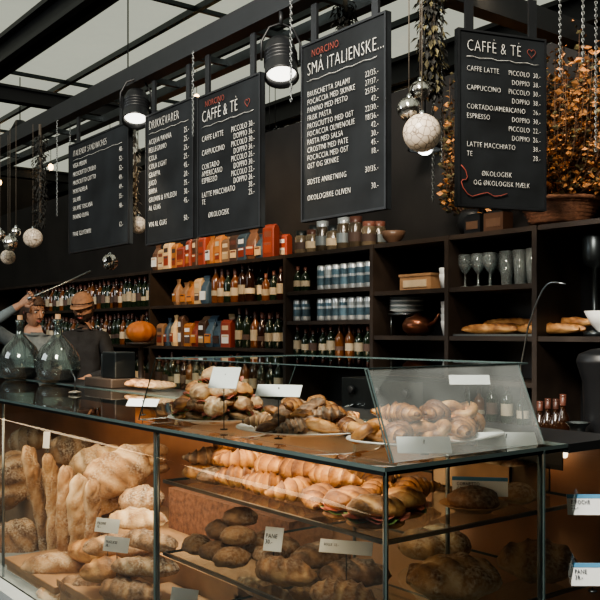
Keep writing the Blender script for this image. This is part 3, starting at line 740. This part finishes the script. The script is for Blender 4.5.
put(GF,150,542,1.55,.28,.12,.085,RZ(.2),B_SOUR,2)
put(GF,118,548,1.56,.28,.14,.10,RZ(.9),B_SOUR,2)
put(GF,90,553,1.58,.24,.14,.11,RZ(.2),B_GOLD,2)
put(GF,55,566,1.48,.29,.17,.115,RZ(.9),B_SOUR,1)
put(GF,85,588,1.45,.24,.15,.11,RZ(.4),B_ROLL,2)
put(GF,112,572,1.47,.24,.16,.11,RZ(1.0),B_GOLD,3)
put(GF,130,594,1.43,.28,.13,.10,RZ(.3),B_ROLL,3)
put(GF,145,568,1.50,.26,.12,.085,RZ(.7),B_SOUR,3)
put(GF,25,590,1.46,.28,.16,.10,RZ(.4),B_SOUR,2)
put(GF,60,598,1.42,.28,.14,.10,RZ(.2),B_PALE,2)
GS.build('sourdough_loaves'); GL.build('long_loaves'); GF.build('country_loaves')
G=Geo()
for a,b,z in ((-4.0,-3.42,.56),(-3.38,-2.98,.60),(-2.94,-2.52,.64)):
    G.add(box(a,b,1.38,1.64,ZD,z-.03),WOOD,None,False); G.add(box(a-.01,b+.01,1.37,1.65,z-.03,z),WOOD,None,False)
G.build('bread_crates',bevel=.004)
G=Geo()
for i in range(18): G.add(ell(.065,.05,.04,14,8,.15,5,i,.7),B_ROLL if i%3 else B_PALE,T(at(134+4.5*(i%6),452+8*(i//6),2.0))@RZ(rr.uniform(0,3)))
G.add(box(-3.45,-2.55,1.92,2.13,TZ,.90),WICKER,None,False)
G.build('roll_basket')
# ---------------------------------------------------------------- demijohns & counter clutter at left
VIN=pbr('vinegar',(.03,.02,.015),.15)
def demijohn(px,Y,s=1.0):
    x=XP(px,Y); G=Geo()
    G.add(lathe([(.001,0),(.09,0),(.115,.02),(.13,.08),(.128,.14),(.10,.20),(.05,.25),(.026,.28),(.022,.34),(.03,.35),(.03,.37),(.024,.37),(.018,.34)],24),JUG,T(x,Y,ZT+.006)@S(s,s,s))
    G.add(lathe([(.001,.01),(.10,.01),(.12,.05),(.122,.07),(.001,.07)],20),VIN,T(x,Y,ZT+.006)@S(s,s,s))
    G.add(lathe([(.018,.35),(.016,.40),(.001,.40)],12),WOOD,T(x,Y,ZT+.006)@S(s,s,s))
    G.build('glass_demijohn')
demijohn(20,1.95,1.0); demijohn(58,2.0,1.0)
G=Geo()
x=XP(75,1.7)
G.add(tube([(x,1.7,ZT+.006),(x,1.7,ZT+.08),(x-.05,1.7,ZT+.11)],.004,6),DSTEEL); G.add(lathe([(.001,0),(.03,0),(.03,.006),(.006,.012)],16),DSTEEL,T(x,1.7,ZT+.006))
G.build('card_holder_stand')
PUM=pbr('pumpkin_orange',(.50,.16,.035),.5)
G=Geo()
v,f,t=ell(.11,.11,.08,40,14)
v=[(x*(1-.10*abs(math.cos(5*math.atan2(y,x)))),y*(1-.10*abs(math.cos(5*math.atan2(y,x)))),z) for x,y,z in v]
pc=at(141,338,2.9); G.add((v,f,t),PUM,T(pc.x,2.9,1.60)); G.add(tube([(0,0,.06),(0,.01,.10),(.02,.01,.12)],[.014,.01,.008],6),STEMM,T(pc.x,2.9,1.60)); 
G.add(lathe([(.001,0),(.08,0),(.08,.01),(.02,.03),(.02,.39),(.10,.41),(.11,.425),(.001,.425)],18),DARK,T(pc.x,2.9,1.10)); G.build('pumpkin_on_stand')
G=Geo(); G.add(box(pc.x-.5,pc.x+.4,2.7,3.1,.12,1.10),DARK,None,False); G.build('prep_counter')
G=Geo(); x=XP(118,2.1)
G.add(cbox(.34,.2,.05),DARK,T(x,2.08,ZT+.004),False); G.add(cbox(.16,.12,.14),DSTEEL,T(x+.05,2.08,ZT+.054),False); G.add(cyl((x-.1,2.08,ZT+.054),(x-.1,2.08,ZT+.18),.03,14),STEEL)
G.build('cash_terminal',bevel=.006)
G=Geo()
for i in range(3):
    G.add(loaf(.16,.08,.05,2.6,3,.5,i+60),B_ROLL,T(XP(140,2.1)+.11*i,2.1,ZT+.03)@RZ(1.2))
G.build('ciabatta_row')
# ---------------------------------------------------------------- hanging ornaments
MOS=bpy.data.materials.new('mosaic_white'); MOS.use_nodes=True
nt=MOS.node_tree; vo=nt.nodes.new('ShaderNodeTexVoronoi'); vo.feature='DISTANCE_TO_EDGE'; vo.inputs['Scale'].default_value=45
tc=nt.nodes.new('ShaderNodeTexCoord'); cr=nt.nodes.new('ShaderNodeValToRGB'); cr.color_ramp.elements[0].color=(.14,.10,.07,1); cr.color_ramp.elements[1].color=(.66,.56,.45,1); cr.color_ramp.elements[1].position=.08
nt.links.new(tc.outputs['Object'],vo.inputs['Vector']); nt.links.new(vo.outputs['Distance'],cr.inputs[0]); nt.links.new(cr.outputs[0],nt.nodes['Principled BSDF'].inputs['Base Color']); nt.nodes['Principled BSDF'].inputs['Roughness'].default_value=.35
SILV=pbr('silver_bauble',(.75,.72,.68),.18,1,.2,15)
CORD=pbr('cord',(.08,.065,.05),.8)
def bauble(name,px,py,d,r,mat,ztop,ridge=0,cord=True):
    p=dist(px,py,d); G=Geo()
    v,f,t=ell(r,r,r,30,18)
    if ridge: v=[tuple(Vector(q)*(1+.05*math.cos(8*math.atan2(q[1],q[0])+q[2]/r*3))) for q in v]
    G.add((v,f,t),mat); G.add(lathe([(.001,r+.012),(.008,r+.012),(.009,r-.003)],10),CHROME)
    G.add(tube([(0,0,r+.01),(0,0,ztop-p.z)],.0022,5),CORD)
    o=G.build(name,origin=Vector((0,0,0))); o.location=p
bauble('mosaic_bauble',422,133,3.05,.067,MOS,ZR-.03)
bauble('silver_bauble',409,109,3.12,.042,SILV,ZR-.03,1); bauble('silver_bauble',420,91,3.2,.038,SILV,ZR-.03,1)
bauble('mosaic_bauble',33,238,5.6,.062,MOS,ZR-.03); bauble('silver_bauble',10,243,5.7,.05,SILV,ZR-.03,1); bauble('silver_bauble',16,232,5.5,.03,SILV,ZR-.03); bauble('silver_bauble',0,235,5.6,.035,SILV,ZR-.03)
bauble('mosaic_bauble',138,225,5.0,.05,MOS,ZR-.03); bauble('silver_bauble',110,262,5.6,.05,SILV,ZR-.03,1); bauble('mosaic_bauble',8,257,5.9,.05,MOS,ZR-.03)
for px,pb_,Y in ((57,215,2.15),(70,232,2.25),(193,135,2.14),(291,100,2.12)):
    G=Geo(); b=at(px,pb_,Y); chain(G,(b.x,b.y,ZR-.03),b,CHAINM,.0085); G.build('hanging_chain')
for px,pb_,d in ((433,200,3.3),(442,160,3.45),(560,75,3.5),(583,60,3.3),(596,150,3.4)):
    G=Geo(); b=dist(px,pb_,d); chain(G,(b.x,b.y,ZR+.02),b,CHAINM,.008); G.build('hanging_chain')
def garland(px,pt,pb,d,w,mats,seed,name='dried_garland',dens=650):
    rnd=random.Random(seed); a=dist(px,pt,d); b=dist(px,pb,d); a.z=max(a.z,ZR-.03); G=Geo()
    L=a.z-b.z; G.add(tube([(0,0,L),(0.01,0,L*.5),(0,0,0)],.01,6),CORD)
    for i in range(int(L*dens)):
        z=rnd.random()*L*.9; r=w*(.5+.5*math.sin(min(1,z/L/.4)*1.57))*rnd.random(); an=rnd.uniform(0,6.28)
        l=rnd.uniform(.02,.04); G.add(([(0,0,0),(l*.5,l*.25,0),(l,0,-.01),(l*.5,-l*.25,0)],[(0,1,2,3)]),rnd.choice(mats),T(math.cos(an)*r,math.sin(an)*r,z)@RZ(an)@RY(rnd.uniform(.2,1.3)),False)
    o=G.build(name,origin=Vector((0,0,0))); o.location=b
DK=pbr('dark_leaf',(.018,.018,.016),.8,0,.3,20,isl=.6); FE=pbr('pale_feather_glare',(.5,.5,.46),.8,isl=.4)
garland(432,0,95,3.3,.05,[DK,DK,LEAFD],1,dens=1400); garland(345,0,45,3.6,.05,[DK],2,dens=1200)
garland(40,150,225,5.6,.045,[DK],3); garland(500,0,14,3.9,.06,[DK],8,dens=1500)
garland(134,165,225,5.4,.03,[FE],4,'feather_glare_garland',400)  # pale feathers, also standing in for the white lamp glare here
# ---------------------------------------------------------------- people
SKIN=pbr('skin',(.42,.235,.155),.55,0,.08,20); LIP=pbr('lips',(.32,.11,.09),.5); EYEW=pbr('eye_white',(.6,.6,.58),.3); IRIS=pbr('iris',(.05,.03,.02),.2)
HAIR=pbr('brown_hair',(.06,.03,.017),.6,0,.4,60,.4); BEARD=pbr('dark_beard',(.04,.025,.018),.8,0,.4,80,.5); CAPM=pbr('brown_cap',(.26,.14,.08),.8,0,.2,40)
SHIRT=pbr('grey_blue_shirt',(.13,.155,.165),.9,0,.25,18,.5); JACK=pbr('dark_jacket',(.022,.024,.028),.85,0,.25,18,.5); TROU=pbr('black_trousers',(.015,.015,.02),.85); SHOE=pbr('shoe_leather',(.02,.015,.012),.5)
def skinned(joints,edges):
    me=bpy.data.meshes.new('tmp'); me.from_pydata([j[0] for j in joints],edges,[])
    ob=bpy.data.objects.new('tmp',me); COL.objects.link(ob)
    ob.modifiers.new('s','SKIN'); su=ob.modifiers.new('u','SUBSURF'); su.levels=2; su.render_levels=2
    for i,j in enumerate(joints):
        sv=me.skin_vertices[0].data[i]; sv.radius=j[1]; sv.use_root=(i==0)
    dg=bpy.context.evaluated_depsgraph_get(); dg.update()
    em=ob.evaluated_get(dg).to_mesh()
    v=[tuple(x.co) for x in em.vertices]; f=[tuple(p.vertices) for p in em.polygons]
    ob.evaluated_get(dg).to_mesh_clear()
    bpy.data.objects.remove(ob); bpy.data.meshes.remove(me)
    return v,f
def hand(G,w,d,nrm,curl,mat,flip=1):
    w=Vector(w); d=Vector(d).normalized(); nrm=Vector(nrm); nrm=(nrm-d*nrm.dot(d)).normalized(); sd=d.cross(nrm)*flip
    v=[];f=[];n=12;pr=((-.025,.023,.020),(.0,.027,.019),(.035,.038,.018),(.07,.042,.016),(.092,.038,.012))
    for s,a,b in pr:
        for j in range(n):
            t=6.283*j/n; v.append(tuple(w+d*s+sd*math.cos(t)*a+nrm*math.sin(t)*b))
    for i in range(len(pr)-1):
        for j in range(n): k=(j+1)%n; f.append((i*n+j,i*n+k,(i+1)*n+k,(i+1)*n+j))
    f.append(tuple(range((len(pr)-1)*n,len(pr)*n))); G.add((v,f),mat)
    for o,L in ((-.030,.062),(-.010,.075),(.011,.080),(.031,.070)):
        p=w+d*.085+sd*o; pts=[p]; a=0; dd=d
        for k,fr in enumerate((.45,.32,.23)):
            a+=curl*(.7 if k==0 else 1); dd=d*math.cos(a)+nrm*math.sin(a); p=p+dd*L*fr; pts.append(p)
        G.add(tube(pts,[.0095,.009,.0082,.006],8),mat)
    p=w+d*.02+sd*.032; a1=(d*.6+sd*.75+nrm*.3).normalized(); q=p+a1*.035; r=q+(d*.8+sd*.15+nrm*.6).normalized()*.03
    G.add(tube([p,q,r,r+(d*.6+nrm*.8).normalized()*.02],[.014,.0115,.010,.007],8),mat)
def head(G,M,skin,hairm,cap=False,beard=False,long=False):
    v,f,t=ell(1,1,1,28,20); o=[]
    for x,y,z in v:
        X=x*.077;Y=y*.095;Z=z*.118
        if z<0: X*=1-.38*(-z)**1.6; Y=Y*(1-.2*(-z)**1.5)-.012*(-z)
        if y<-.4 and -.15<z<.25 : Y+=.006*(1-abs(z-.05)/.2) if abs(x)>.2 else 0
        o.append((X,Y,Z))
    G.add((o,f,t),skin,M)
    G.add(tube([(0,-.088,.022),(0,-.103,-.005),(0,-.112,-.024),(0,-.098,-.034)],[.007,.009,.0135,.008],8),skin,M)
    for s in(-1,1):
        G.add(ell(.0125,.009,.0065,12,8),EYEW,M@T(s*.031,-.082,.010)); G.add(ell(.006,.004,.006,10,6),IRIS,M@T(s*.031,-.0900,.010))
        G.add(tube([(s*.015,-.093,.026),(s*.031,-.092,.031),(s*.048,-.080,.026)],[.003,.004,.002],6),hairm,M)
        G.add(ell(.007,.018,.03,12,8),skin,M@T(s*.078,.008,-.006)); G.add(ell(.004,.010,.018,10,6),LIP,M@T(s*.083,.004,-.004))
        G.add(ell(.010,.008,.006,8,6),skin,M@T(s*.012,-.098,-.030))
    G.add(tube([(-.024,-.086,-.056),(0,-.096,-.054),(.024,-.086,-.056)],[.003,.0055,.003],8),LIP,M)
    G.add(tube([(-.02,-.085,-.063),(0,-.094,-.063),(.02,-.085,-.063)],[.003,.006,.003],8),LIP,M)
    def shell(cond,sc,mat,ns=.05):
        vv,ff,tt=ell(1,1,1,32,24); P=[]
        for x,y,z in vv:
            k=1+ns*noise.noise(Vector((x*9,y*9,z*3)))
            X=x*.077*sc*k;Y=y*.095*sc*k;Z=z*.118*sc*k
            if z<0 : X*=1-.3*(-z)**1.6
            P.append((X,Y,Z))
        keep=[q for q in ff if all(cond(*vv[i]) for i in q)]
        G.add((P,keep,tt),mat,M)
    shell(lambda x,y,z: z>.42 or (y>-.25 and z>-.6) or (abs(x)>.72 and z>-.1 and y>-.6),1.12,hairm,.14)
    if beard:
        shell(lambda x,y,z: z<-.22 and y<.25 and not(abs(x)<.3 and -.55<z<-.42),1.10,BEARD,.15)
    if long: G.add(tube([(0,.085,.03),(0,.13,-.02),(0,.13,-.10),(0,.11,-.18)],[.025,.035,.03,.012],10),hairm,M)
    if cap:
        vv,ff,tt=ell(.088,.106,.10,28,16); keep=[q for q in ff if all(vv[i][2]>.0 for i in q)]
        G.add((vv,keep,tt),CAPM,M@T(0,0,.035)); 
        pv=[];pf=[]
        for i in range(13):
            a=math.pi+math.pi*i/12
            for s,z in ((1,0),(1.65,-.014),(1.65,-.018),(1,-.006)): 
                rx=.086*(1 if s==1 else 1.02); ry=.102*s
                pv.append((rx*math.cos(a),ry*math.sin(a) if s>1 else .102*math.sin(a),.04+z))
        for i in range(12):
            for j in range(4): k=(j+1)%4; pf.append((i*4+j,(i+1)*4+j,(i+1)*4+k,i*4+k))
        G.add((pv,pf),CAPM,M)
def person(name,loc,yaw,hgt,arms,top,headrot,**hk):
    s=hgt/1.75
    R_e,R_h,L_e,L_h=[Vector(a) for a in arms]
    J=[((0,.01,.94),(.15,.11)),((0,.0,1.10),(.13,.095)),((0,.01,1.27),(.155,.11)),((0,.015,1.40),(.135,.095)),((0,.01,1.475),(.062,.06)),((0,-.005,1.56),(.052,.054)),
       ((-.155,.015,1.415),(.072,.065)),(tuple(Vector((-.17,.015,1.415)).lerp(R_e,.5)),(.055,.052)),(tuple(R_e),(.045,.045)),(tuple(R_e.lerp(R_h,.5)),(.040,.040)),(tuple(R_h),(.027,.024)),
       ((.155,.015,1.415),(.072,.065)),(tuple(Vector((.17,.015,1.415)).lerp(L_e,.5)),(.055,.052)),(tuple(L_e),(.045,.045)),(tuple(L_e.lerp(L_h,.5)),(.040,.040)),(tuple(L_h),(.027,.024)),
       ((-.09,.01,.86),(.095,.10)),((-.10,.0,.50),(.062,.062)),((-.10,.02,.28),(.056,.058)),((-.10,.03,.09),(.038,.042)),
       ((.09,.01,.86),(.095,.10)),((.10,.0,.50),(.062,.062)),((.10,.02,.28),(.056,.058)),((.10,.03,.09),(.038,.042))]
    E=[(0,1),(1,2),(2,3),(3,4),(4,5),(3,6),(6,7),(7,8),(8,9),(9,10),(3,11),(11,12),(12,13),(13,14),(14,15),(0,16),(16,17),(17,18),(18,19),(0,20),(20,21),(21,22),(22,23)]
    v,f=skinned(J,E)
    # cloth folds
    nv=[]
    for p in v:
        P=Vector(p)
        if P.z<1.45 and (P-R_h).length>.1 and (P-L_h).length>.1:
            k=noise.noise(P*11+Vector((hgt*9,0,0)))*.010
            c=Vector((0,.01,P.z)) if abs(P.x)<.2 else P-Vector((0,0,1))
            dr=(P-c); 
            if dr.length>1e-5: P=P+dr.normalized()*k
        nv.append(tuple(P))
    v=nv
    G=Geo(); by={}
    for q in f:
        c=sum((Vector(v[i]) for i in q),Vector())/len(q)
        if c.z<.92 and abs(c.x)<.24 and (c-R_h).length>.12 and (c-L_h).length>.12: m=TROU
        elif (c-R_h).length<.07 or (c-L_h).length<.07: m=SKIN
        elif c.z>1.49 and abs(c.x)<.075 and abs(c.y)<.09: m=SKIN
        else: m=top
        by.setdefault(m.name,(m,[]))[1].append(q)
    G.v=[Vector(p) for p in v]; G.t=[.5]*len(v)
    for m,qs in by.values():
        G.mats.append(m); k=len(G.mats)-1
        for q in qs: G.f.append(list(q)); G.m.append(k); G.sm.append(True)
    hand(G,R_h,(R_h-R_e),hk.pop('rn',(0,-1,0)),1.0,SKIN,1); hand(G,L_h,(L_h-L_e),(0,0,-1),.6,SKIN,-1)
    for sx in(-.10,.10):
        g=ell(.048,.13,.045,16,10,0,1,0,.6); G.add(g,SHOE,T(sx,-.05,.03))
    head(G,T(0,-.02,1.655)@headrot,SKIN,hk.pop('hair'),**hk)
    G.add(tube([(math.cos(a)*.062,math.sin(a)*.062+.005,1.485+.01*math.sin(a)) for a in [6.283*k/16 for k in range(16)]],.011,6,closed=True),top)
    ob=G.build(name,origin=Vector((0,0,0))); ob.location=loc; ob.rotation_euler=(0,0,yaw); ob.scale=(s,s,s)
    return ob
pa=at(33,300,2.48)
A=person('shop_assistant',(pa.x,2.48,.12),math.radians(82),1.73,((-.34,-.12,1.56),(-.13,-.20,1.71),(.27,-.05,1.15),(.14,-.28,1.13)),SHIRT,RZ(.35)@RX(.18),hair=HAIR,long=True,rn=(.2,-.7,.5))
pb2=at(84,303,2.92)
person('shop_assistant',(pb2.x,2.92,.12),math.radians(45),1.77,((-.25,-.10,1.15),(-.12,-.30,1.08),(.26,-.08,1.15),(.12,-.32,1.10)),JACK,RX(.25),hair=BEARD,cap=True,beard=True)
G=Geo(); G.add(tube([(-.10,-.27,1.745),(0,-.27,1.79),(.15,-.27,1.86),(.38,-.27,1.97)],[.011,.011,.007,.010],8),STEEL)
o=G.build('serving_tongs',origin=Vector((0,0,0))); o.location=A.location; o.rotation_euler=A.rotation_euler; o.scale=A.scale
# ---------------------------------------------------------------- far hall lamps
BULB=pbr('bulb_glow',(1,.8,.5),.5,0,0,1,0,(1,.62,.28),9)
G=Geo(); rnd=random.Random(11)
for k in range(40):
    x=rnd.uniform(-16,-5); y=rnd.uniform(4.5,13); z=rnd.uniform(3.2,4.4)
    G.add(ell(.04,.04,.05,10,8),BULB,T(x,y,z)); G.add(cyl((x,y,z+.05),(x,y,4.72),.004,5),BLACK)
G.build('string_of_bulbs')
BULC=pbr('hall_lamp_cool',(1,1,1),.5,0,0,1,0,(.95,1,.92),8)
G=Geo()
for px,py,Y in ((262,130,8),(128,200,3.2),(20,130,3.4),(425,150,3.6)):
    p=at(px,py,Y); G.add(lathe([(.001,.1),(.05,.1),(.09,.02),(.10,0),(.09,0)],18),BLACK,T(p)); G.add(ell(.05,.05,.05,12,8),BULC,T(p)@T(0,0,.02)); G.add(cyl(p+Vector((0,0,.1)),(p.x,p.y,4.4),.006,5),BLACK)
G.build('hall_pendant_lamps')
# ---------------------------------------------------------------- lighting
light('AREA','key_soft',(-1.0,-.3,4.3),(-2.4,1.6,1.1),390,(1,.92,.80),1.3)  # added key from above the camera to light the loaves
light('AREA','hall_fill',(-6,-3,4.3),(-4.5,2.2,1.4),200,(.92,.97,1.0),3)  # added cool fill for the hall
light('AREA','case_light_a',(-3.6,1.5,1.27),(-3.6,1.75,.5),16,(1,.72,.44),1.2)
light('AREA','case_light_b',(-1.95,1.5,1.27),(-1.95,1.8,.5),6,(1,.72,.44),.7)
light('SPOT','shelf_accent_a',(XP(210,2.6),2.6,2.9),(XP(210,3.5),3.5,2.0),85,(1,.66,.36),.06,spot_size=1.4,spot_blend=.7)  # spots a to e: accents added to brighten the shelves, no fixtures
light('SPOT','shelf_accent_b',(XP(130,2.6),2.6,2.9),(XP(125,3.5),3.5,1.7),60,(1,.70,.42),.06,spot_size=1.4,spot_blend=.7)
light('SPOT','shelf_accent_e',(XP(330,2.6),2.6,2.9),(XP(335,3.5),3.5,1.8),26,(1,.80,.58),.06,spot_size=1.3,spot_blend=.7)
light('SPOT','shelf_accent_c',(XP(430,2.7),2.7,2.9),(XP(460,3.5),3.5,1.8),38,(1,.84,.66),.06,spot_size=1.4,spot_blend=.7)
light('SPOT','shelf_accent_d',(XP(560,2.9)-.3,2.7,3.0),(XP(570,3.5),3.5,2.4),95,(1,.76,.48),.06,spot_size=1.3,spot_blend=.7)
w=bpy.data.worlds.new('world'); sc.world=w; w.use_nodes=True
w.node_tree.nodes['Background'].inputs[0].default_value=(.5,.65,.7,1); w.node_tree.nodes['Background'].inputs[1].default_value=.2
# ---------------------------------------------------------------- camera
c=bpy.data.cameras.new('camera'); co=bpy.data.objects.new('camera',c); COL.objects.link(co); sc.camera=co
co.location=(0,0,H); co.rotation_euler=(math.pi/2,0,math.pi/2-TH)
c.sensor_width=36; c.lens=FPX/600*36; c.shift_y=(HOR-300)/600; c.clip_start=.05
sc.view_settings.view_transform='AgX'
try: sc.view_settings.look='AgX - Medium High Contrast'
except Exception: pass
